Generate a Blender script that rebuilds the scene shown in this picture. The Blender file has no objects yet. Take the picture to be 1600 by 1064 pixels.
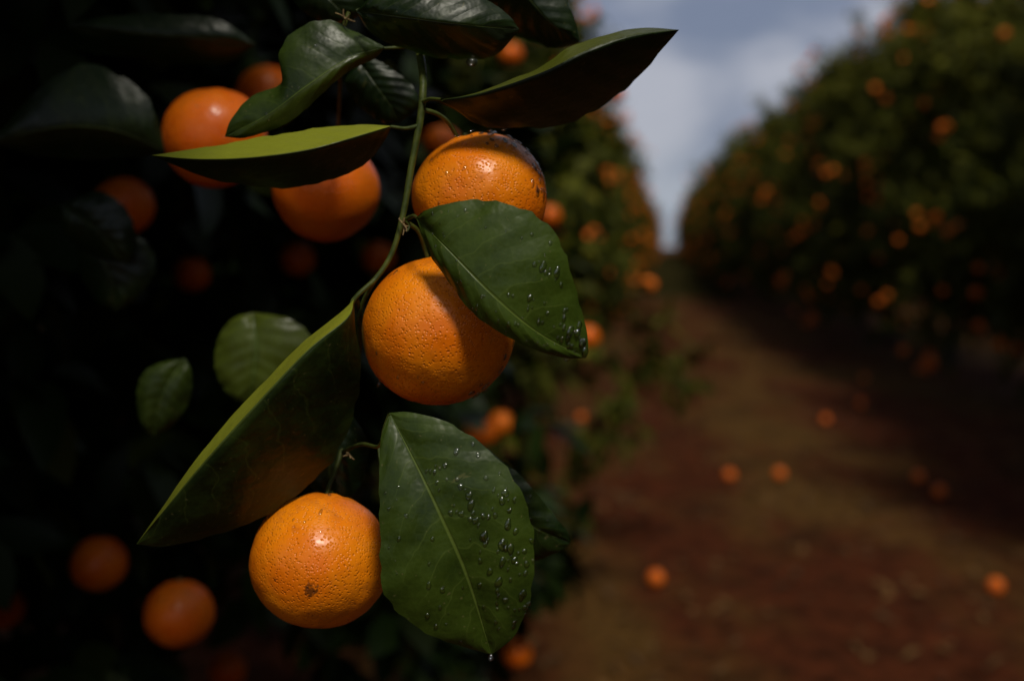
import bpy, math, numpy as np
from mathutils import Vector, Matrix, noise
rng = np.random.default_rng(11)
sc = bpy.context.scene
CAMZ = 1.5
F = 1600*40/36.0

def P(u, v, d):
    """image conversion: pixel position (u, v) + distance d (m) -> world metres"""
    return np.array([(u-800)*d/F, d, CAMZ+(385-v)*d/F])

# ------------------------------------------------------------------ node helpers
def new_mat(name):
    m = bpy.data.materials.new(name); m.use_nodes = True
    nt = m.node_tree; nt.nodes.clear()
    return m, nt
class N:
    def __init__(s, nt): s.nt = nt
    def n(s, t, **kw):
        x = s.nt.nodes.new(t)
        for k, v in kw.items(): setattr(x, k, v)
        return x
    def l(s, a, b): s.nt.links.new(a, b)
    def math(s, op, a, b=None, c=None, clamp=False):
        x = s.n('ShaderNodeMath', operation=op); x.use_clamp = clamp
        for i, q in enumerate((a, b, c)):
            if q is None: continue
            if isinstance(q, (int, float)): x.inputs[i].default_value = q
            else: s.l(q, x.inputs[i])
        return x.outputs[0]
    def mix(s, f, a, b):
        x = s.n('ShaderNodeMix', data_type='RGBA')
        for idx, q in ((0, f), (6, a), (7, b)):
            if isinstance(q, (int, float)): x.inputs[idx].default_value = q
            elif isinstance(q, tuple): x.inputs[idx].default_value = (*q, 1)
            else: s.l(q, x.inputs[idx])
        return x.outputs[2]
    def noise(s, vec, scale, detail=4, rough=.55, dist=0):
        x = s.n('ShaderNodeTexNoise'); x.inputs['Scale'].default_value = scale
        x.inputs['Detail'].default_value = detail; x.inputs['Roughness'].default_value = rough
        x.inputs['Distortion'].default_value = dist
        if vec is not None: s.l(vec, x.inputs['Vector'])
        return x.outputs[0]
    def ss(s, val, lo, hi):
        x = s.n('ShaderNodeMapRange', interpolation_type='SMOOTHSTEP')
        s.l(val, x.inputs[0]); x.inputs[1].default_value = lo; x.inputs[2].default_value = hi
        return x.outputs[0]

def leaf_material(name, dark, mid, pale, veins=True, rough=.33, trans=.03, transcol=(.10, .22, .015), spec=.35):
    m, nt = new_mat(name); q = N(nt)
    out = q.n('ShaderNodeOutputMaterial'); p = q.n('ShaderNodeBsdfPrincipled')
    rnd = q.n('ShaderNodeAttribute', attribute_name='rnd').outputs['Fac']
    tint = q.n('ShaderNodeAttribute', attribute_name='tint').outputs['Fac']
    if veins:
        uv = q.n('ShaderNodeUVMap').outputs[0]
        sep = q.n('ShaderNodeSeparateXYZ'); q.l(uv, sep.inputs[0])
        u, v = sep.outputs[0], sep.outputs[1]
        obj = q.n('ShaderNodeTexCoord').outputs['Object']
        nz = q.noise(obj, 55, 3)
        f = q.math('ADD', q.math('MULTIPLY', nz, .7), q.math('MULTIPLY', rnd, .6))
        f = q.ss(f, .35, 1.0)
    else: f = rnd
    col = q.mix(f, dark, mid)
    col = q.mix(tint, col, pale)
    if veins:
        av = q.math('ABSOLUTE', q.math('SUBTRACT', v, .5)); av = q.math('MULTIPLY', av, 2)
        midrib = q.math('SUBTRACT', 1.0, q.ss(av, .006, .032))
        wob = q.math('MULTIPLY', q.math('SUBTRACT', q.noise(obj, 60, 2), .5), .10)
        uu = q.math('SUBTRACT', q.math('ADD', u, wob), q.math('MULTIPLY', q.math('POWER', av, 1.35), .20))
        fr = q.math('FRACT', q.math('MULTIPLY', uu, 8.5))
        d = q.math('ABSOLUTE', q.math('SUBTRACT', fr, .5))
        side = q.math('SUBTRACT', 1.0, q.ss(d, .006, .05))
        side = q.math('MULTIPLY', side, q.math('SUBTRACT', 1.0, q.ss(av, .45, .95)))
        vn = q.n('ShaderNodeTexVoronoi', feature='DISTANCE_TO_EDGE'); vn.inputs['Scale'].default_value = 260
        q.l(obj, vn.inputs['Vector'])
        fine = q.math('SUBTRACT', 1.0, q.ss(vn.outputs['Distance'], .0, .12))
        vein = q.math('MAXIMUM', q.math('MULTIPLY', midrib, .85), q.math('MULTIPLY', side, .27))
        vein = q.math('MAXIMUM', vein, q.math('MULTIPLY', fine, .07))
        vein = q.math('MULTIPLY', vein, q.math('ADD', .35, q.math('MULTIPLY', rnd, .8)))
        col = q.mix(vein, col, (.105, .145, .025))
        h = q.math('SUBTRACT', q.math('MULTIPLY', q.math('ABSOLUTE', q.math('SUBTRACT', fr, .5)), .8),
                   q.math('MULTIPLY', midrib, -.6))
        h = q.math('ADD', h, q.math('MULTIPLY', q.noise(obj, 130, 2), 1.0))
        b = q.n('ShaderNodeBump'); b.inputs['Strength'].default_value = .6; b.inputs['Distance'].default_value = .0009
        q.l(h, b.inputs['Height']); q.l(b.outputs[0], p.inputs['Normal'])
        sp = q.ss(q.noise(obj, 420, 1), .70, .78)
        col = q.mix(q.math('MULTIPLY', sp, .35), col, (.16, .14, .06))
        scar = q.ss(q.noise(obj, 38, 5, .75, 2.), .66, .70)
        col = q.mix(q.math('MULTIPLY', scar, .4), col, (.13, .12, .04))
        q.l(q.math('ADD', q.math('MULTIPLY', nz, .3), rough-.1), p.inputs['Roughness'])
    else: p.inputs['Roughness'].default_value = rough
    q.l(col, p.inputs['Base Color'])
    p.inputs['Specular IOR Level'].default_value = spec
    if trans > 0:
        t = q.n('ShaderNodeBsdfTranslucent'); t.inputs[0].default_value = (*transcol, 1)
        mx = q.n('ShaderNodeMixShader'); mx.inputs[0].default_value = trans
        q.l(p.outputs[0], mx.inputs[1]); q.l(t.outputs[0], mx.inputs[2]); q.l(mx.outputs[0], out.inputs[0])
    else: q.l(p.outputs[0], out.inputs[0])
    return m

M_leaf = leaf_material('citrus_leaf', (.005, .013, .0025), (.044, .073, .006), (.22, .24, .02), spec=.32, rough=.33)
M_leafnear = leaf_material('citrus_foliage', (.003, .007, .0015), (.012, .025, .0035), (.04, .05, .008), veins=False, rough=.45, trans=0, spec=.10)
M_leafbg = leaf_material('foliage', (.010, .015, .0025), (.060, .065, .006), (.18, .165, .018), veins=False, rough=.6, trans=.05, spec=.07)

def orange_material(name, detail=True, spots=(), red=0.):
    m, nt = new_mat(name); q = N(nt)
    out = q.n('ShaderNodeOutputMaterial'); p = q.n('ShaderNodeBsdfPrincipled')
    obj = q.n('ShaderNodeTexCoord').outputs['Object']
    c = q.mix(q.ss(q.noise(obj, 30 if detail else 8, 3), .3, .7), (.76, .160, .002), (.88, .250, .004))
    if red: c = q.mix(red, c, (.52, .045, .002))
    if detail:
        v = q.n('ShaderNodeTexVoronoi', feature='F1'); v.inputs['Scale'].default_value = 620
        q.l(obj, v.inputs['Vector'])
        v2 = q.n('ShaderNodeTexVoronoi', feature='F1'); v2.inputs['Scale'].default_value = 380
        q.l(obj, v2.inputs['Vector'])
        pore = q.math('ADD', q.ss(v.outputs['Distance'], .0, .45), q.math('MULTIPLY', q.ss(v2.outputs['Distance'], 0., .3), 1.1))
        hh = q.math('ADD', pore, q.math('MULTIPLY', q.noise(obj, 120, 2), 1.5))
        b = q.n('ShaderNodeBump'); b.inputs['Strength'].default_value = .75; b.inputs['Distance'].default_value = .00048
        q.l(hh, b.inputs['Height']); q.l(b.outputs[0], p.inputs['Normal'])
        c = q.mix(q.math('MULTIPLY', q.math('SUBTRACT', 1., q.ss(v2.outputs['Distance'], 0, .25)), .4), c, (.55, .10, .002))
        sc1 = q.ss(q.noise(obj, 75, 4, .7, 1.5), .60, .70)
        c = q.mix(q.math('MULTIPLY', sc1, .45), c, (.40, .10, .012))
        sc2 = q.ss(q.noise(obj, 34, 5, .75, .6), .58, .62)
        c = q.mix(q.math('MULTIPLY', sc2, .28), c, (.45, .13, .02))
        for (pos, r) in spots:
            dv = q.n('ShaderNodeVectorMath', operation='DISTANCE'); q.l(obj, dv.inputs[0]); dv.inputs[1].default_value = pos
            dd = q.math('ADD', dv.outputs['Value'], q.math('MULTIPLY', q.math('SUBTRACT', q.noise(obj, 500, 3), .5), r*2.2))
            k = q.math('SUBTRACT', 1., q.ss(dd, r*.45, r))
            c = q.mix(q.math('MULTIPLY', k, .88), c, (.08, .025, .006))
        q.l(q.math('ADD', q.math('MULTIPLY', q.noise(obj, 60, 2), .4), .12), p.inputs['Roughness'])
    else:
        p.inputs['Roughness'].default_value = .55
    q.l(c, p.inputs['Base Color'])
    p.inputs['Specular IOR Level'].default_value = .34
    q.l(p.outputs[0], out.inputs[0])
    return m
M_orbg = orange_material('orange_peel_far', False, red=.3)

def simple(name, c1, c2, scale, rough=.6, bump=.0):
    m, nt = new_mat(name); q = N(nt)
    out = q.n('ShaderNodeOutputMaterial'); p = q.n('ShaderNodeBsdfPrincipled')
    obj = q.n('ShaderNodeTexCoord').outputs['Object']
    nz = q.noise(obj, scale, 4)
    q.l(q.mix(q.ss(nz, .3, .7), c1, c2), p.inputs['Base Color']); p.inputs['Roughness'].default_value = rough
    p.inputs['Specular IOR Level'].default_value = .25
    if bump:
        b = q.n('ShaderNodeBump'); b.inputs['Distance'].default_value = bump
        q.l(nz, b.inputs['Height']); q.l(b.outputs[0], p.inputs['Normal'])
    q.l(p.outputs[0], out.inputs[0]); return m
M_stem = simple('green_stem', (.025, .040, .006), (.07, .085, .013), 160, .5, .0006)
M_bark = simple('bark', (.015, .011, .008), (.045, .035, .025), 25, .9, .01)
M_dry = simple('dry_calyx', (.10, .06, .03), (.25, .18, .08), 300, .8, .0005)
M_water, nt = new_mat('water'); q = N(nt)
o = q.n('ShaderNodeOutputMaterial'); fz = q.n('ShaderNodeLayerWeight'); fz.inputs[0].default_value = .5
fc = fz.outputs['Facing']
tr = q.n('ShaderNodeBsdfTransparent'); q.l(q.mix(q.ss(fc, .15, .8), (1, 1, 1), (.22, .27, .22)), tr.inputs[0])
gl = q.n('ShaderNodeBsdfGlossy'); gl.inputs['Roughness'].default_value = .10
mx = q.n('ShaderNodeMixShader'); q.l(q.math('ADD', q.math('MULTIPLY', q.math('POWER', fc, 3.), .5), .10, clamp=True), mx.inputs[0]); q.l(tr.outputs[0], mx.inputs[1]); q.l(gl.outputs[0], mx.inputs[2]); q.l(mx.outputs[0], o.inputs[0])

# ------------------------------------------------------------------ mesh builder
class MB:
    def __init__(s): s.V=[];s.L=[];s.T=[];s.M=[];s.UV=[];s.R=[];s.TI=[];s.n=0
    def add(s, verts, faces, mat=0, uv=None, rnd=0., tint=0.):
        verts = np.asarray(verts, float).reshape(-1, 3); faces = np.asarray(faces)
        s.V.append(verts); s.L.append((faces+s.n).ravel()); s.T.append(np.full(len(faces), faces.shape[1]))
        s.M.append(np.full(len(faces), mat)); k = len(verts)
        if uv is None: uv = np.zeros((k, 2))
        s.UV.append(np.asarray(uv)[faces.ravel()])
        s.R.append(np.broadcast_to(rnd, (k,)).astype(float)); s.TI.append(np.broadcast_to(tint, (k,)).astype(float))
        s.n += k
    def mesh(s, name, mats, smooth=True):
        V=np.concatenate(s.V);L=np.concatenate(s.L);T=np.concatenate(s.T);M=np.concatenate(s.M);UV=np.concatenate(s.UV)
        me = bpy.data.meshes.new(name)
        me.vertices.add(len(V)); me.vertices.foreach_set('co', V.astype(np.float32).ravel())
        me.loops.add(len(L)); me.loops.foreach_set('vertex_index', L.astype(np.int32))
        me.polygons.add(len(T)); st = np.concatenate([[0], np.cumsum(T)[:-1]])
        me.polygons.foreach_set('loop_start', st.astype(np.int32)); 
        me.polygons.foreach_set('material_index', M.astype(np.int32))
        me.polygons.foreach_set('use_smooth', np.full(len(T), smooth))
        ul = me.uv_layers.new(name='UVMap'); ul.data.foreach_set('uv', UV.astype(np.float32).ravel())
        for nm, a in (('rnd', s.R), ('tint', s.TI)):
            at = me.attributes.new(nm, 'FLOAT', 'POINT'); at.data.foreach_set('value', np.concatenate(a).astype(np.float32))
        for m in mats: me.materials.append(m)
        me.update(calc_edges=True); me.validate()
        return me
def link(name, me, parent=None, loc=(0,0,0)):
    ob = bpy.data.objects.new(name, me); sc.collection.objects.link(ob); ob.location = loc
    if parent: ob.parent = parent
    return ob

def nrm(a): return a/np.maximum(np.linalg.norm(a, axis=-1, keepdims=True), 1e-9)
def catmull(pts, n):
    p = np.asarray(pts, float)
    if len(p) == 2:
        t = np.linspace(0, 1, n)[:, None]; return p[0]*(1-t)+p[1]*t
    e = np.vstack([2*p[0]-p[1], p, 2*p[-1]-p[-2]]); out = []
    for i in range(1, len(e)-2):
        t = np.linspace(0, 1, 24, endpoint=False)[:, None]
        a, b, c, d = e[i-1], e[i], e[i+1], e[i+2]
        out.append(.5*((2*b)+(-a+c)*t+(2*a-5*b+4*c-d)*t**2+(-a+3*b-3*c+d)*t**3))
    out = np.vstack(out+[p[-1:]])
    s = np.concatenate([[0], np.cumsum(np.linalg.norm(np.diff(out, axis=0), axis=1))]); s /= s[-1]
    t = np.linspace(0, 1, n)
    return np.stack([np.interp(t, s, out[:, k]) for k in range(3)], 1)

def tube(mb, pts, r0, r1, mat=0, n=24, seg=10, knobs=0.):
    c = catmull(pts, n); tg = nrm(np.gradient(c, axis=0))
    up = np.array([.13, 1, .21]) if abs(tg[0][1]) < .9 else np.array([1., .1, 0])
    a = nrm(np.cross(tg, up)); b = np.cross(tg, a)
    r = np.linspace(r0, r1, n)*(1+knobs*rng.uniform(-1, 1, n))
    th = np.linspace(0, 2*np.pi, seg, endpoint=False)
    V = c[:, None]+r[:, None, None]*(np.cos(th)[None, :, None]*a[:, None]+np.sin(th)[None, :, None]*b[:, None])
    i = np.arange(n-1)[:, None]*seg; j = np.arange(seg)[None]; j2 = (j+1) % seg
    Fc = np.stack([i+j, i+j2, i+seg+j2, i+seg+j], -1).reshape(-1, 4)
    mb.add(V.reshape(-1, 3), Fc, mat)

def usphere(nu, nv):
    th = np.linspace(0, 2*np.pi, nu, endpoint=False); ph = np.linspace(0, np.pi, nv+1)[1:-1]
    V = np.array([[0, 0, 1]]+[[math.sin(p)*math.cos(t), math.sin(p)*math.sin(t), math.cos(p)] for p in ph for t in th]+[[0, 0, -1]])
    Q = []; Tn = []
    for j in range(nu):
        j2 = (j+1) % nu
        Tn.append([0, 1+j, 1+j2]); e = 1+(nv-2)*nu; Tn.append([len(V)-1, e+j2, e+j])
        for i in range(nv-2): Q.append([1+i*nu+j, 1+(i+1)*nu+j, 1+(i+1)*nu+j2, 1+i*nu+j2])
    return V, np.array(Q), np.array(Tn)
SPL = usphere(12, 8); SPH = usphere(128, 80); SPM = usphere(20, 12)
def put_sphere(mb, sp, V, mat=0, **k):
    n0 = mb.n; mb.add(V, sp[1], mat, **k)
    mb.L.append((sp[2]+n0).ravel()); mb.T.append(np.full(len(sp[2]), 3)); mb.M.append(np.full(len(sp[2]), mat))
    mb.UV.append(np.zeros((sp[2].size, 2)))

# ------------------------------------------------------------------ foliage
def tmpl_hi():
    s = np.array([0, .12, .35, .62, .85, 1.]); t = np.array([-1, 0, 1.])
    w = np.sin(np.pi*np.clip(s, 0, 1)**.88)**.8; w[0] = .04; w[-1] = .03
    S, T = np.meshgrid(s, t, indexing='ij'); Wd = w[:, None]*T
    k = len(t); i = np.arange(len(s)-1)[:, None]*k; j = np.arange(k-1)[None]
    Fc = np.stack([i+j, i+j+1, i+k+j+1, i+k+j], -1).reshape(-1, 4)
    return S.ravel(), Wd.ravel(), T.ravel(), Fc
def tmpl_lo():
    S = np.array([0, .5, 1., .5, .5]); Wd = np.array([0, .95, 0, -.95, 0.]); T = np.array([0, 1, 0, -1, 0.])
    return S, Wd, T, np.array([[0, 1, 4], [1, 2, 4], [2, 3, 4], [3, 0, 4]])
THI, TLO = tmpl_hi(), tmpl_lo()
def leaves(mb, base, d, nn, L, W, tm, mat=0, tint=None):
    S, Wd, T, Fc = tm; n = len(base); d = nrm(d); nn = nrm(nn-(nn*d).sum(-1, keepdims=True)*d); sd = np.cross(d, nn)
    droop = rng.uniform(.05, .35, n); fold = rng.uniform(.05, .45, n); ph = rng.uniform(0, 6, n)
    hgt = -droop[:, None]*L[:, None]*S[None]**2+fold[:, None]*W[:, None]*np.abs(Wd)[None] \
        + .06*W[:, None]*np.sin(9*S[None]+ph[:, None])*T[None]
    V = base[:, None]+d[:, None]*(L[:, None]*S[None])[..., None]+sd[:, None]*(W[:, None]*Wd[None])[..., None]+nn[:, None]*hgt[..., None]
    k = len(S); FF = (Fc[None]+(np.arange(n)*k)[:, None, None]).reshape(-1, Fc.shape[1])
    uv = np.tile(np.stack([S, T*.5+.5], 1), (n, 1))
    mb.add(V.reshape(-1, 3), FF, mat, uv, np.repeat(rng.uniform(0, 1, n), k), 0 if tint is None else np.repeat(tint, k))
def twig_leaves(pos, dr, per, tl, hang=.35):
    n = len(pos); k = np.tile(np.arange(per), n)
    b = np.repeat(pos, per, 0); dd = np.repeat(nrm(dr), per, 0)
    f = (k+rng.uniform(0, 1, len(k)))/per
    b = b+dd*(f*tl)[:, None]
    az = k*2.4+np.repeat(rng.uniform(0, 6, n), per)
    ref = nrm(np.cross(dd, nrm(rng.normal(size=(1, 3))))); r2 = np.cross(dd, ref)
    rad = ref*np.cos(az)[:, None]+r2*np.sin(az)[:, None]
    ld = nrm(dd*.55+rad*.9+np.array([0, 0, -hang])+rng.normal(size=b.shape)*.15)
    nn = nrm(dd*.7+np.array([0, 0, .9])+rng.normal(size=b.shape)*.35)
    return b, ld, nn

def crown(mb, seed, ax, cz, nblob, ntwig, per, Lr, tm, n_or=80, keep=None, keep_fruit=None, extra=(), tl=.16, shoots=24, rad=(.28, .58), top_light=0., sup_e=3.0, zmin=.3):
    global rng
    rng = np.random.default_rng(seed)
    dirs = nrm(rng.normal(size=(nblob, 3))); dirs[:, 2] = np.where(dirs[:, 2] < -.75, -dirs[:, 2], dirs[:, 2])
    e_ = np.where(dirs[:, 2] > 0, 2.25, sup_e)
    sup = (np.abs(dirs)**e_[:, None]).sum(1)**(-1/e_)
    C = dirs*sup[:, None]*np.array(ax)*rng.uniform(.56, .93, (nblob, 1))+np.array([0, 0, cz])
    R = rng.uniform(*rad, nblob)
    nb0 = len(R)
    for (c, r) in extra: C = np.vstack([C, c]); R = np.append(R, r)
    C[:, 2] = np.maximum(C[:, 2], .22+R*.55)
    idx = rng.choice(len(R), ntwig, p=R**2/np.sum(R**2))
    cen = np.array([0, 0, cz])
    dv = nrm(rng.normal(size=(ntwig, 3))+.8*nrm(C[idx]-cen)+np.array([0, 0, .25]))
    pos = C[idx]+dv*(R[idx]*rng.uniform(.35, 1.05, ntwig)**.6)[:, None]-dv*tl*.6
    ni = ntwig//5; pi = nrm(rng.normal(size=(ni, 3)))*np.array(ax)*(rng.uniform(.2, .75, (ni, 1)))+cen
    pos = np.vstack([pos, pi]); dv = np.vstack([dv, nrm(rng.normal(size=(ni, 3)))])
    top = np.argsort(-C[:nb0, 2])[:nb0//2]
    for _ in range(shoots):
        i = rng.choice(top); a = nrm(C[i]-cen+np.array([0, 0, 1.0])+rng.normal(size=3)*.5); m = rng.integers(2, 5)
        st = C[i]+a*R[i]*.85
        for w_ in range(3):
            a3 = nrm(a+rng.normal(size=3)*.25)
            pos = np.vstack([pos]+[st+a3*tl*j for j in range(m)]); dv = np.vstack([dv]+[a3[None]]*m)
        tube(mb, [st-a*.2, st+a*tl*m], .005, .002, 2, 4, 5)
    ok = pos[:, 2] > .18
    pos, dv = pos[ok], dv[ok]
    b, ld, nn = twig_leaves(pos, dv, per, tl)
    if keep is not None:
        k = keep(b); b, ld, nn = b[k], ld[k], nn[k]
    n = len(b); L = rng.uniform(*Lr, n); W = L*rng.uniform(.21, .29, n)
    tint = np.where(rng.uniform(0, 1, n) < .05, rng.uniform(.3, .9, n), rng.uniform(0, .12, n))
    tint = np.clip(tint+top_light*np.clip((b[:, 2]-1.9)/1.8, 0, 1)*rng.uniform(0, .6, n), 0, 1)  # leaves paler with height: light on the treetops painted into their colour
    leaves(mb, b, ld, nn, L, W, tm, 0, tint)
    tube(mb, [(0, 0, -.05), (.02, .03, .35), (0, 0, .8)], .10, .075, 2, 8, 12, .05)
    for i in rng.choice(nb0, 12, replace=False):
        c = C[i]*np.array([.85, .85, .95]); mid = np.array([c[0]*.35, c[1]*.35, .7+(c[2]-.7)*.5])
        if keep is None or keep(c[None])[0]: tube(mb, [(0, 0, .6), mid, c], .045, .008, 2, 10, 7, .06)
    cnt = 0; tries = 0
    while cnt < n_or and tries < n_or*20:
        tries += 1
        i = rng.integers(len(R)); a = nrm(rng.normal(size=3)+1.1*nrm(C[i]-cen)+np.array([0, 0, -.15])); r = rng.uniform(.034, .043)
        c = C[i]+a*(R[i]*1.0+.045)
        if ((np.linalg.norm(C-c, axis=1)) < R*.9).any() or c[2] < zmin: continue
        if keep is not None and not keep(c[None])[0]: continue
        if keep_fruit is not None and not keep_fruit(c): continue
        for _ in range(rng.choice([1, 1, 2, 3])):
            cc = c+rng.normal(size=3)*.05; put_sphere(mb, SPL, SPL[0]*np.array([r, r, r*.95])+cc, 1); cnt += 1
    return C, R

yaw = math.atan2(235, F); rdir = np.array([math.sin(yaw), math.cos(yaw)]); ldir = np.array([math.cos(yaw), -math.sin(yaw)])
def row(lat, along): return rdir*along+ldir*lat
variants = []
for i in range(4):
    mb = MB(); crown(mb, 100+i, (1.55, 1.85, 1.95), 2.1, 100, 3300, 9, (.08, .125), TLO, n_or=[230, 180, 260, 210][i], shoots=34, rad=(.26, .62), top_light=1.)
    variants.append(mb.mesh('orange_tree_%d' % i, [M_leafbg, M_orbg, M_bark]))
r2 = np.random.default_rng(5)
for side, start, cnt in ((1, -4.6, 26), (-1, 8.3, 23)):
    for k in range(cnt):
        al = start+k*3.3+r2.uniform(-.2, .2)
        if side > 0: lat = np.interp(al, [6, 10, 16, 30, 60], [4.1, 4.1, 3.7, 3.2, 2.8])
        else: lat = np.interp(al, [4, 10, 25, 60], [-2.35, -2.3, -2.2, -2.0])
        x, y = row(lat+r2.uniform(-.15, .15), al)
        ob = link('orange_tree', variants[int(r2.integers(4))]); ob.location = (x, y, 0)
        ob.rotation_euler = (0, 0, r2.choice([0, math.pi])+r2.uniform(-.2, .2)-yaw)
        s = r2.uniform(.95, 1.12); ob.scale = (s, s, s*(r2.uniform(1.0, 1.14)))
t2 = np.append(row(-2.3, 4.9), 0)
ex2 = [(np.array([x, y, z])-t2, r) for (x, y, z, r) in [(-.1, 3.7, 1.6, .36), (-.05, 4.0, 1.1, .34), (-.15, 3.6, .75, .34), (-.05, 4.3, 2.0, .36), (-.25, 3.9, 2.6, .4), (-.2, 4.4, 3.1, .4),
                     (.45, 5.2, 1.05, .26), (.72, 5.4, .95, .2), (.2, 5.6, 1.4, .34), (.1, 5.0, 1.9, .34), (.0, 5.4, 2.5, .38), (.25, 4.8, .8, .28)]]
mb = MB(); crown(mb, 131, (1.7, 1.85, 1.9), 2.0, 110, 4000, 9, (.08, .125), TLO, n_or=130, extra=ex2, shoots=20, top_light=.7, zmin=1.15)
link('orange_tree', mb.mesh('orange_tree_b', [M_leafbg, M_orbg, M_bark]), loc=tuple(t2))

near_fruit = [(335, 215, .80, .0365), (510, 298, .78, .0365), (193, 322, 1.2, .032), (155, 880, 1.3, .032), (280, 958, 1.15, .0345),
    (465, 405, 1.9, .026*1.15), (590, 402, 2.0, .030), (300, 428, 1.7, .028), (355, 1046, 2.0, .032), (808, 1020, 2.7, .036),
    (747, 678, 2.9, .036), (918, 527, 3.3, .036), (798, 86, 3.4, .036), (418, 150, 1.3, .036), (5, 950, 1.9, .034), (858, 338, 3.4, .036), (690, 225, 2.2, .036)]
FP = np.array([P(a, b, c) for a, b, c, r in near_fruit])

tc = np.append(row(-2.3, 1.35), 0)
cam = np.array([0, 0, CAMZ])
def keep_near(b):
    w = b+tc
    d = np.linalg.norm(w-cam, axis=1)
    k = d > .62
    infr = (w[:, 1] > .0) & (np.abs(w[:, 0]) < .5*w[:, 1]+.12) & (w[:, 2] < CAMZ+.235*w[:, 1]+.06) & (w[:, 2] > CAMZ-.42*w[:, 1]-.1)
    k &= ~(infr & (w[:, 1] < .9))
    lat = w[:, 0]*ldir[0]+w[:, 1]*ldir[1]
    k &= ~(infr & (lat > -.30+.10*np.sin(w[:, 2]*7+w[:, 1]*3)) & (w[:, 1] < 3.2))
    for f in FP:
        ax = nrm(cam-f); rel = w-f; s = np.clip((rel*ax).sum(1), -.03, .6 if f[1] < 2 else 1.1)
        k &= np.linalg.norm(rel-s[:, None]*ax, axis=1) > (.085 if f[1] < 1 else .10)
    return k
def fruit_near(c):
    w = c+tc      # the near side of this tree carries only the fruit listed above
    return not (w[1] > -.2 and np.linalg.norm(w-cam) < 2.8 and abs(w[0]) < .6*w[1]+.3)
mb = MB()
ex = []
def lc(x, y, z): return np.array([x, y, z])-tc
for (x, y, z, r) in [(-.55, .3, 2.15, .3), (-.43, .53, 2.14, .27), (-.75, .0, 2.2, .38), (-.6, -.35, 2.3, .35), (-.45, .8, 2.3, .28), (-.35, .2, 2.45, .3),  # high blobs: unseen overhanging boughs added to shade the left foliage
                     (-.95, .75, 1.5, .38), (-.75, 1.25, 1.1, .4), (-.7, 1.1, 1.85, .4), (-.62, 1.3, 1.5, .35), (-.6, 1.4, .7, .4), (-.35, 1.6, 2.1, .38), (-.15, 1.0, 2.2, .26), (-.12, .62, 2.28, .22),
                     (-.4, 1.9, 1.2, .38), (-.3, 2.0, .7, .35), (-.35, 2.2, 1.7, .4), (-.15, 2.6, 1.2, .35), (-.1, 2.7, .7, .33), (-.2, 2.9, 1.8, .4)]:
    ex.append((lc(x, y, z), r))
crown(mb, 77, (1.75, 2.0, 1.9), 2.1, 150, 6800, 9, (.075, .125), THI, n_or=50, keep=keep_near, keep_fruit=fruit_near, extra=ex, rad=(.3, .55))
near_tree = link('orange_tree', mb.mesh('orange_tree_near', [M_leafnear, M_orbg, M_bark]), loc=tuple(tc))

# ------------------------------------------------------------------ oranges
def orange_obj(name, c, r, axis, seed, spots=(), hi=True, calyx=True):
    sp = SPH if hi else usphere(48, 32)
    V = sp[0].copy(); z = V[:, 2]
    n1 = np.array([noise.noise(Vector(v*1.3)+Vector((seed*7.1, 0, 0))) for v in V])
    n2 = np.array([noise.noise(Vector(v*5)+Vector((seed*3.1, 0, 0))) for v in V])
    rr = 1+.032*n1+.008*n2
    ang = np.arccos(np.clip(z, -1, 1)); rr -= .10*np.exp(-(ang/.2)**2)
    az = np.arctan2(V[:, 1], V[:, 0]); rr -= .012*np.exp(-((ang-.32)/.22)**2)*(np.cos(az*7+seed)+.6)
    V = V*rr[:, None]*np.array([1, 1, .955])*r
    mb = MB(); put_sphere(mb, sp, V, 0)
    if calyx:
        K = usphere(20, 10); q_ = K[0].copy(); a2 = np.arctan2(q_[:, 1], q_[:, 0])
        q_ *= (1+.22*np.cos(5*a2))[:, None]*np.array([1, 1, .35])*r*.13; q_[:, 2] += r*.955*.90
        put_sphere(mb, K, q_, 1)
        tube(mb, [(0, 0, r*.86), (0, 0, r*1.0)], r*.055, r*.045, 1, 3, 8)
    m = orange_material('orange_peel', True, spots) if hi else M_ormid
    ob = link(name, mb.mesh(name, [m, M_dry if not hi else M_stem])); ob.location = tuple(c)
    ob.rotation_mode = 'QUATERNION'; ob.rotation_quaternion = Vector(axis).to_track_quat('Z', 'Y')
    return ob
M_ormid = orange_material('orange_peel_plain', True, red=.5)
def local_spot(ob_c, axis, r, u, v):
    d = nrm(P(u, v, 1.)-cam); oc = cam-ob_c; b = (oc*d).sum(); cc = (oc*oc).sum()-r*r
    t = -b-math.sqrt(max(b*b-cc, 0)); w = cam+d*t-ob_c
    qn = Vector(axis).to_track_quat('Z', 'Y'); return tuple(qn.inverted() @ Vector(w))
fr = []
for (u, v, d, rpx, ax, sps) in [
    (750, 308, .615, 105, (-.25, .15, 1), [(820, 284, .0013)]),
    (685, 517, .590, 120, (-.15, .55, 1), [(628, 462, .0008)]),
    (500, 874, .600, 108, (.1, .5, 1), [(486, 922, .0044), (430, 905, .0008)])]:
    c = P(u, v, d); r = rpx*d/F
    ob = orange_obj('orange', c, r, ax, u % 17, [(local_spot(c, ax, r*.98, a, b), s) for a, b, s in sps]); fr.append((c, r))
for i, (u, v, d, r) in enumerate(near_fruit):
    orange_obj('orange', FP[i], r, (.1*math.sin(i*3), .3, 1), i+3, hi=False)

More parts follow.
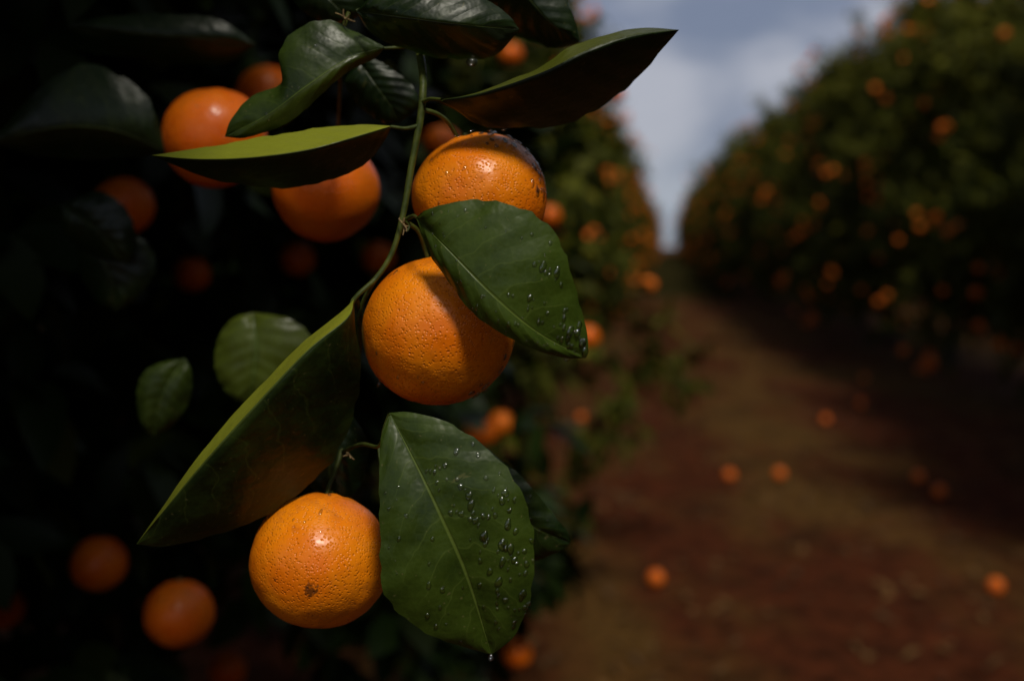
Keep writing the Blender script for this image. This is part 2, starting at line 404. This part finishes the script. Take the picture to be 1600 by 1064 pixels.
# ------------------------------------------------------------------ hero branch
branch = bpy.data.objects.new('orange_branch', None); sc.collection.objects.link(branch); branch.location = tuple(P(650, 60, .585))
bl = np.array(branch.location)
surf = {}
def leaf(name, d0, A, M, B, bulge=.0015, tintA=0., tintB=0., rnd=.5, ripple=.0008, na=48, nc=10, tol=1):
    def cv(pts):
        return catmull([P(q_[0], q_[1], d0+(q_[2] if len(q_) > 2 else 0)/100.) for q_ in pts], na)
    a, m, b = cv([M[0]]+A+[M[-1]]), cv(M), cv([M[0]]+B+[M[-1]])
    rows = []; ti = []; uv = []
    T = np.linspace(0, 1, na)
    for s in np.linspace(-1, 1, 2*nc+1):
        e = a if s < 0 else b; k = abs(s); base = m*(1-k)+e*k
        nv = nrm(np.cross(np.gradient(m, axis=0), b-a)); nv *= -np.sign(nv[:, 1:2]+1e-9)
        env = np.minimum(1, np.minimum(T, 1-T)*6)[:, None]
        off = bulge*math.sin(math.pi*k)*env+ripple*(np.sin(T*23+s*2.3+rnd*9)*k**2*.9+np.sin(T*53+rnd*5)*k**6*.35+1.3*np.abs(np.sin((T-.2*k)*8.5*math.pi))*math.sin(math.pi*k)*.5)[:, None]*env
        edge = (e-m)*(.012*np.sin(T*61+rnd*17+s)+.010*np.sin(T*97+rnd*3))[:, None]*k**5*env
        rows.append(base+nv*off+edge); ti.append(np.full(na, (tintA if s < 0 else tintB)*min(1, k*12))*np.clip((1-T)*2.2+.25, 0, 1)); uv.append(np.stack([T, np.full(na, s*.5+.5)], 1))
    V = np.stack(rows, 0); ns = V.shape[0]
    i = np.arange(ns-1)[:, None]*na; j = np.arange(na-1)[None]
    Fc = np.stack([i+j, i+j+1, i+na+j+1, i+na+j], -1).reshape(-1, 4)
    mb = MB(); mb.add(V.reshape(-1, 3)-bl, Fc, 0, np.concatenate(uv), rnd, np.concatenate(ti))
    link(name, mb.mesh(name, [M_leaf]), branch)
    gu = np.gradient(V, axis=1); gs = np.gradient(V, axis=0); nn = nrm(np.cross(gu, gs)); nn *= -np.sign(nn[..., 1:2]+1e-9)
    surf[name] = (V, nn)

leaf('leaf_1', .545, [(672, 326, -.2), (745, 312, -.6), (820, 328, -1.0), (868, 365, -1.0), (893, 430, -.6), (913, 500, 0), (919, 540, .3)],
     [(650, 340, .8), (700, 390, -.6), (770, 462, -1.4), (840, 520, -.9), (916, 559, .4)],
     [(660, 372, .6), (690, 425, 0), (735, 485, -.7), (785, 522, -1.0), (840, 548, -.6), (885, 560, .1)], .0016, rnd=.8)
leaf('leaf_2', .555, [(640, 644, .3), (700, 660, 0), (765, 704, -.4), (812, 762, -.6), (834, 840, -.5), (829, 930, 0), (806, 990, .5)],
     [(609, 645, .6), (645, 715, 0), (686, 800, -.6), (730, 900, -.4), (768, 1023, 1.0)],
     [(594, 690, .3), (593, 770, -.2), (594, 850, -.5), (600, 925, -.4), (640, 972, 0), (700, 1002, .4)], .0022, rnd=.65)
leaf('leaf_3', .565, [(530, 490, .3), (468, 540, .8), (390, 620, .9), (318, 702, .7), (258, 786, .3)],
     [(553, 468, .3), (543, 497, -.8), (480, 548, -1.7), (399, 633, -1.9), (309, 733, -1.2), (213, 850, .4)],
     [(556, 515, .4), (564, 575, 1.5), (552, 650, 2.7), (512, 728, 3.0), (440, 790, 2.5), (350, 832, 1.7), (262, 853, .9)], .002, tintA=1., rnd=.22)  # rim half tinted paler, painting sunlight on the fold
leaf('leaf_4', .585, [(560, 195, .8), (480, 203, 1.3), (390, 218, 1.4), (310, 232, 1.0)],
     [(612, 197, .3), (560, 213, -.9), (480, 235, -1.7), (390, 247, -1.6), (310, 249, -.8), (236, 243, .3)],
     [(600, 222, .8), (572, 255, 2.0), (510, 284, 3.0), (430, 294, 3.2), (350, 284, 2.4), (285, 264, 1.3)], .002, tintA=1., rnd=.0)  # lit upper strip painted in with the pale tint
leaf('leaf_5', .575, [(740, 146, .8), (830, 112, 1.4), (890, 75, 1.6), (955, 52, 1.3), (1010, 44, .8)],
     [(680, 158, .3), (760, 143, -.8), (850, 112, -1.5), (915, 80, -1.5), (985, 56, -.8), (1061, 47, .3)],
     [(710, 172, .6), (750, 196, 1.8), (810, 200, 3.2), (870, 197, 3.9), (945, 165, 3.6), (1005, 112, 2.2), (1040, 72, 1.0)], .002, tintA=.35, rnd=.0)  # thin sunlit top edge, partly painted by tint
leaf('leaf_6', .585, [(585, -5, 0), (660, -18, -.3), (740, -8, -.2), (790, 20, 0)],
     [(556, 18, .6), (640, 28, -.8), (720, 38, -1.0), (812, 47, .3)],
     [(580, 52, 1.0), (640, 80, 2.0), (710, 93, 2.4), (775, 86, 1.5)], .002, rnd=.1)
leaf('leaf_7', .63, [(850, -40, 0), (880, -10, 0), (898, 30, 0)],
     [(780, -50, .6), (820, -10, -.4), (860, 35, -.4), (906, 66, .2)],
     [(760, 0, 1.6), (790, 45, 2.8), (840, 70, 2.4), (880, 75, 1.2)], .002, rnd=.05)
leaf('leaf_8', .60, [(560, 52, .4), (510, 32, .2), (460, 48, 0), (436, 85, 0), (440, 128, .4), (395, 150, .2), (362, 185, 0)],
     [(602, 74, .6), (545, 92, -.3), (480, 135, -.8), (415, 182, -.5), (351, 214, .3)],
     [(585, 92, .8), (545, 112, 0), (500, 150, -.2), (455, 190, -.1), (410, 208, .1), (380, 216, .2)], .0016, tintB=.08, rnd=.42)
leaf('leaf_9', .62, [(745, 690, 0), (815, 745, -.2), (862, 800, 0), (885, 828, .1)],
     [(700, 680, .6), (770, 760, 0), (830, 820, -.2), (892, 848, .3)],
     [(700, 760, 1.), (760, 850, 1.0), (820, 878, .8), (865, 866, .4)], .002, rnd=.25)
leaf('leaf_10', .63, [(455, 690, 0), (470, 740, -.2), (500, 775, 0)], [(545, 640, .5), (520, 700, 0), (515, 750, 0), (525, 790, .3)],
     [(575, 690, .8), (570, 740, .8), (550, 775, .5)], .002, rnd=.0)
leaf('leaf_11', .78, [(235, 160, 0), (190, 120, 0), (130, 100, .2), (60, 140, .3), (15, 190, .3)], [(262, 238, .5), (180, 205, -.5), (90, 200, -.5), (-20, 226, .3)],
     [(210, 246, 2), (130, 250, 3), (50, 243, 2.5)], .003, rnd=.1)
leaf('leaf_12', .80, [(340, 30, 0), (230, 22, 0), (140, 30, .2)], [(400, 70, .5), (300, 60, -.5), (200, 52, -.5), (104, 40, .3)],
     [(350, 100, 2), (240, 95, 2.4), (150, 75, 1.5)], .003, rnd=.0)
leaf('leaf_13', .84, [(160, 300, 0), (205, 340, 0), (212, 385, .2)], [(95, 320, .5), (140, 350, -.3), (175, 385, -.3), (200, 412, .3)],
     [(100, 365, 1), (135, 395, 1.6), (170, 408, 1)], .003, rnd=.05)
leaf('leaf_14', .86, [(170, 360, 0), (225, 375, 0), (243, 420, .2), (215, 465, .1)], [(120, 345, .5), (150, 390, -.3), (175, 440, -.3), (182, 486, .3)],
     [(118, 390, 1), (130, 440, 1.6), (155, 475, 1)], .003, rnd=.05)
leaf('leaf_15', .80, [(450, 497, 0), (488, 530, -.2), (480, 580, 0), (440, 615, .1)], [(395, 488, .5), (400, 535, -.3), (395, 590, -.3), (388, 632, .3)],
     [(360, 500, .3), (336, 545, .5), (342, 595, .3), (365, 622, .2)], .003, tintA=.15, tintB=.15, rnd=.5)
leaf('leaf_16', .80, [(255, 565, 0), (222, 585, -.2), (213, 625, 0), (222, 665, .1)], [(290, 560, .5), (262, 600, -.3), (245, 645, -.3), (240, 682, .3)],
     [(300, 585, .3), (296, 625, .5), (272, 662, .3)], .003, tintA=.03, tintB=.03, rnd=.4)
leaf('leaf_17', .66, [(520, -60, 0), (560, -20, -.2), (570, 10, 0)], [(480, -70, .5), (500, -20, -.3), (530, 15, -.3), (556, 30, .3)],
     [(450, -30, .6), (465, 10, .8), (510, 38, .6)], .002, rnd=.0)
leaf('leaf_18', .66, [(590, 95, 0), (640, 130, -.2), (655, 165, 0)], [(560, 95, .5), (585, 130, -.1), (610, 165, -.1), (625, 192, .3)],
     [(540, 130, .8), (560, 165, 1.2), (595, 190, .8)], .002, rnd=.0)

mbs = MB()
def st(pts, r0, r1, n=24, kn=.03, d0=0): tube(mbs, [P(a, b, c)-bl for a, b, c in pts], r0, r1, 0, n, 12, kn)
st([(628, -140, .62), (640, -20, .622), (652, 60, .618), (660, 110, .60), (661, 140, .592), (657, 185, .59), (643, 260, .588), (630, 335, .585), (614, 392, .583), (590, 432, .58), (556, 464, .575), (548, 480, .575)], .0028, .0012, 60)
st([(556, 466, .577), (562, 500, .60), (560, 560, .635), (548, 640, .64), (532, 710, .63), (520, 745, .62), (512, 765, .61), (508, 785, .605)], .0016, .0012, 40)
st([(590, 430, .58), (568, 470, .585), (560, 500, .59), (566, 512, .61)], .0012, .0010)
st([(660, 160, .59), (672, 155, .583), (690, 156, .573)], .0011, .0008)
st([(655, 170, .59), (682, 178, .595), (700, 192, .605), (714, 214, .612)], .0013, .0011)
st([(656, 196, .59), (634, 201, .586), (610, 198, .583)], .0012, .0008)
st([(632, 345, .586), (645, 338, .575), (652, 341, .553)], .0012, .0008)
st([(630, 345, .586), (652, 360, .592), (662, 385, .598), (668, 404, .60)], .0013, .0011)
st([(536, 705, .63), (565, 694, .60), (592, 697, .575), (600, 670, .565), (609, 646, .561)], .0012, .0009)
st([(654, 70, .615), (630, 74, .61), (600, 76, .606)], .0012, .0008)
st([(640, -20, .62), (595, 0, .60), (556, 18, .591)], .0012, .0008)
st([(592, 700, .585), (594, 730, .58), (594, 765, .575)], .0008, .0004)
st([(545, 20, .62), (540, 35, .62), (535, 60, .625), (528, 200, .72), (520, 235, .76)], .0012, .0010)
st([(630, 340, .586), (640, 352, .58), (636, 362, .578)], .0011, .0005)
link('stem', mbs.mesh('stem', [M_stem]), branch)
mbd = MB(); rr = np.random.default_rng(3)
for (u, v, d) in [(538, 28, .60), (545, 710, .60), (630, 350, .578)]:
    for _ in range(5):
        a = P(u, v, d)-bl; e = a+nrm(rr.normal(size=3))*rr.uniform(.003, .0065); tube(mbd, [a, (a+e)/2+rr.normal(size=3)*.0008, e], .0006, .0003, 0, 5, 6)
link('dry_flower_stalks', mbd.mesh('dry_flower_stalks', [M_dry]), branch)

# ------------------------------------------------------------------ water drops
mbw = MB(); rd = np.random.default_rng(21)
def drop(c, n, r, flat=.5, stretch=1.0):
    n = nrm(n); t = nrm(np.cross(n, [0.2, .1, 1])); b = np.cross(n, t)
    V = SPM[0].copy(); wob = 1+.12*np.sin(2*np.arctan2(V[:, 1], V[:, 0])+rd.uniform(0, 6))+.08*np.sin(3*np.arctan2(V[:, 1], V[:, 0])+rd.uniform(0, 6))
    V = V*np.stack([wob*r, wob*r*stretch, np.where(V[:, 2] > 0, flat*r, .12*r)], 1)
    put_sphere(mbw, SPM, c-bl+V[:, 0:1]*t+V[:, 1:2]*b+V[:, 2:3]*n)
def on_leaf(name, k, tr, sr, size=(.0004, .0013)):
    V, nn = surf[name]; ns, na = V.shape[:2]
    for _ in range(k):
        t = rd.uniform(*tr); s = rd.uniform(*sr); i = int((s+1)/2*(ns-1)); j = int(t*(na-1))
        i2, j2 = min(i+1, ns-1), min(j+1, na-1); f = rd.uniform(0, 1)
        r = size[0]+(size[1]-size[0])*rd.uniform(0, 1)**2.0
        drop(V[i, j]*(1-f)+V[i2, j2]*f, nn[i, j], r, .6, rd.uniform(.9, 1.7))
on_leaf('leaf_2', 100, (.25, .88), (-.95, -.12), (.0006, .0020)); on_leaf('leaf_2', 26, (.2, .95), (.1, .9))
on_leaf('leaf_1', 38, (.55, .97), (-.8, -.05), (.0005, .0019)); on_leaf('leaf_1', 55, (.1, .9), (-.9, .9), (.0004, .0010))
on_leaf('leaf_8', 8, (.2, .9), (-.8, .8), (.0004, .001)); on_leaf('leaf_9', 6, (.4, .9), (-.8, .2))
def hang(u, v, d, r):
    V = SPM[0].copy(); k = 1-.45*np.clip(V[:, 2], 0, 1)
    V = V*np.stack([k*r, k*r, np.where(V[:, 2] > 0, 1.3*r, .9*r)], 1); put_sphere(mbw, SPM, P(u, v, d)-bl+V)
hang(737, 97, .61, .0029); hang(886, 560, .551, .0016); hang(767, 1027, .563, .0018); hang(592, 600, .60, .0018); hang(787, 202, .606, .0012); hang(843, 828, .62, .002)
def on_fruit(i, k, ang0, ang1, e0, e1, size):
    c, r = fr[i]
    for _ in range(k):
        a = math.radians(rd.uniform(ang0, ang1)); e = math.radians(rd.uniform(e0, e1))
        n = np.array([math.cos(a)*math.sin(e), -math.cos(e), math.sin(a)*math.sin(e)])
        drop(c+n*r*.985, n, rd.uniform(*size), .45, rd.uniform(1, 2.0))
on_fruit(0, 40, 0, 100, 45, 88, (.0006, .0020)); on_fruit(0, 22, 100, 260, 20, 80, (.0004, .0012))
on_fruit(1, 14, -70, -5, 60, 88, (.0006, .0016)); on_fruit(1, 14, 100, 260, 30, 80, (.0004, .0009))
on_fruit(2, 16, 60, 200, 30, 88, (.0004, .001))
link('water_drops', mbw.mesh('water_drops', [M_water]), branch)

# ------------------------------------------------------------------ ground
k = np.linspace(-1, 1, 341); g = np.sinh(k*6.2)/np.sinh(6.2)*3000
X, Y = np.meshgrid(g, g, indexing='ij'); Y = Y+8
Z = np.zeros_like(X)
m_ = (np.abs(X) < 30) & (np.abs(Y) < 60)
for a, b in zip(*np.where(m_)): Z[a, b] = .035*noise.noise(Vector((X[a, b]*.9, Y[a, b]*.9, 0)))+.02*noise.noise(Vector((X[a, b]*4, Y[a, b]*4, 3)))
n_ = len(k); i = np.arange(n_-1)[:, None]*n_; j = np.arange(n_-1)[None]
Fc = np.stack([i+j, i+n_+j, i+n_+j+1, i+j+1], -1).reshape(-1, 4)
M_g, nt = new_mat('orchard_soil'); q = N(nt)
o = q.n('ShaderNodeOutputMaterial'); p = q.n('ShaderNodeBsdfPrincipled'); tc_ = q.n('ShaderNodeTexCoord').outputs['Object']
mp = q.n('ShaderNodeMapping'); q.l(tc_, mp.inputs[0]); mp.inputs['Rotation'].default_value = (0, 0, yaw); mp.inputs['Scale'].default_value = (1, .35, 1)
soil = q.mix(q.ss(q.noise(tc_, 9, 4, .7), .3, .7), (.028, .0085, .0035), (.09, .023, .008))
straw = q.mix(q.ss(q.noise(tc_, 30, 3, .7), .3, .7), (.038, .020, .006), (.135, .075, .018))
big = q.ss(q.noise(mp.outputs[0], .9, 4, .6), .43, .60)
c = q.mix(q.math('MULTIPLY', big, .75), soil, straw)
c = q.mix(q.math('MULTIPLY', q.ss(q.noise(tc_, 2.2, 4, .65), .52, .64), .6), c, (.016, .007, .003))
q.l(c, p.inputs['Base Color']); p.inputs['Roughness'].default_value = 1.; p.inputs['Specular IOR Level'].default_value = .05
b = q.n('ShaderNodeBump'); b.inputs['Distance'].default_value = .03; q.l(q.noise(tc_, 14, 4, .7), b.inputs['Height']); q.l(b.outputs[0], p.inputs['Normal'])
q.l(p.outputs[0], o.inputs[0])
mb = MB(); mb.add(np.stack([X, Y, Z], -1).reshape(-1, 3), Fc); link('ground', mb.mesh('ground', [M_g]))
rng = np.random.default_rng(8)
n = 9000; al = rng.uniform(2.5, 45, n)**1; la = rng.uniform(-1.2, 3.6, n); la = np.where(rng.uniform(0, 1, n) < .45, np.where(rng.uniform(0, 1, n) < .5, rng.normal(-.8, .35, n), rng.normal(2.7, .4, n)), la)
xy = rdir[None]*al[:, None]+ldir[None]*la[:, None]
M_lit = simple('dead_leaves', (.04, .02, .008), (.14, .07, .02), 3, .9)
mb = MB(); a = rng.uniform(0, 6.28, n)
leaves(mb, np.column_stack([xy, rng.uniform(.012, .045, n)]), np.column_stack([np.cos(a), np.sin(a), rng.normal(0, .15, n)]), np.tile([0, 0, 1.], (n, 1))+rng.normal(size=(n, 3))*.25, rng.uniform(.05, .1, n), rng.uniform(.012, .024, n), TLO)
link('leaf_litter', mb.mesh('leaf_litter', [M_lit]))
M_grass = leaf_material('dry_grass', (.018, .018, .006), (.060, .050, .016), (.10, .07, .02), veins=False, rough=.8, trans=0, spec=.05)
n = 14000; al = 32+45*rng.uniform(0, 1, n)**1.1; la = rng.uniform(-1.6, 2.2, n)
xy = rdir[None]*al[:, None]+ldir[None]*la[:, None]; hh = np.interp(al, [32, 40, 55], [.2, .6, 1.15])*rng.uniform(.5, 1.1, n)
mb = MB(); leaves(mb, np.column_stack([xy, np.zeros(n)]), np.column_stack([rng.normal(0, .25, n), rng.normal(0, .25, n), np.ones(n)]), rng.normal(size=(n, 3)), hh, rng.uniform(.012, .03, n), TLO, 0, rng.uniform(0, .15, n))
link('grass', mb.mesh('grass', [M_grass]))
for i, (u, v) in enumerate([(1140, 742), (1218, 740), (1435, 745), (1468, 768), (1025, 903), (1556, 915), (908, 652), (1350, 590), (1290, 655), (1345, 630)]):
    r = .037+.002*math.sin(i*2.3); d = (CAMZ-r)*F/(v-385); c = P(u, v, d)
    orange_obj('fallen_orange', c, r, (math.sin(i*5), math.cos(i*3), .3), i+40, hi=False)

# ------------------------------------------------------------------ light
el, azr = math.radians(53), math.radians(14)
s = Vector((math.sin(azr)*math.cos(el), -math.cos(azr)*math.cos(el), math.sin(el)))
L = bpy.data.lights.new('sun', 'SUN'); L.energy = 2.5; L.angle = math.radians(10); L.color = (1, .94, .80)
lo = bpy.data.objects.new('sun', L); sc.collection.objects.link(lo); lo.rotation_mode = 'QUATERNION'; lo.rotation_quaternion = s.to_track_quat('Z', 'Y')
w = bpy.data.worlds.new('World'); sc.world = w; w.use_nodes = True; nt = w.node_tree; nt.nodes.clear(); q = N(nt)
o = q.n('ShaderNodeOutputWorld'); bg = q.n('ShaderNodeBackground'); sky = q.n('ShaderNodeTexSky', sky_type='NISHITA')
sky.sun_disc = False; sky.sun_elevation = el; sky.sun_rotation = math.pi-azr; sky.dust_density = 2.5
gen = q.n('ShaderNodeTexCoord').outputs['Generated']
mp = q.n('ShaderNodeMapping'); q.l(gen, mp.inputs[0]); mp.inputs['Scale'].default_value = (1, 1, 2.2); mp.inputs['Location'].default_value = (.35, .1, .02)
cl = q.noise(mp.outputs[0], 3.6, 5, .5, .3)
cc = q.mix(q.ss(cl, .40, .60), (2.5, 3.0, 4.3), (5.9, 6.1, 7.0))
sz = q.n('ShaderNodeSeparateXYZ'); q.l(gen, sz.inputs[0])
cc = q.mix(q.math('MULTIPLY', q.ss(sz.outputs[2], .3, .7), .75), cc, (2.7, 2.7, 2.7))   # unseen upper sky greyed to cut its blue cast on leaves and shade
c = q.mix(.9, sky.outputs[0], cc)
hz = q.math('SUBTRACT', 1., q.ss(sz.outputs[2], .0, .12))
c = q.mix(q.math('MULTIPLY', hz, .7), c, (5.2, 5.9, 6.7))
q.l(c, bg.inputs[0]); bg.inputs[1].default_value = .075; q.l(bg.outputs[0], o.inputs[0])

cd = bpy.data.cameras.new('camera'); co = bpy.data.objects.new('camera', cd); sc.collection.objects.link(co)
co.location = (0, 0, CAMZ); co.rotation_euler = (math.radians(90), 0, 0)
cd.lens = 40; cd.sensor_width = 36; cd.shift_y = -147/1600; cd.clip_start = .02; cd.clip_end = 8000
cd.dof.use_dof = True; cd.dof.focus_distance = .555; cd.dof.aperture_fstop = 4.3; cd.dof.aperture_blades = 0
sc.camera = co
sc.view_settings.view_transform = 'Standard'; sc.view_settings.look = 'None'; sc.view_settings.exposure = 0
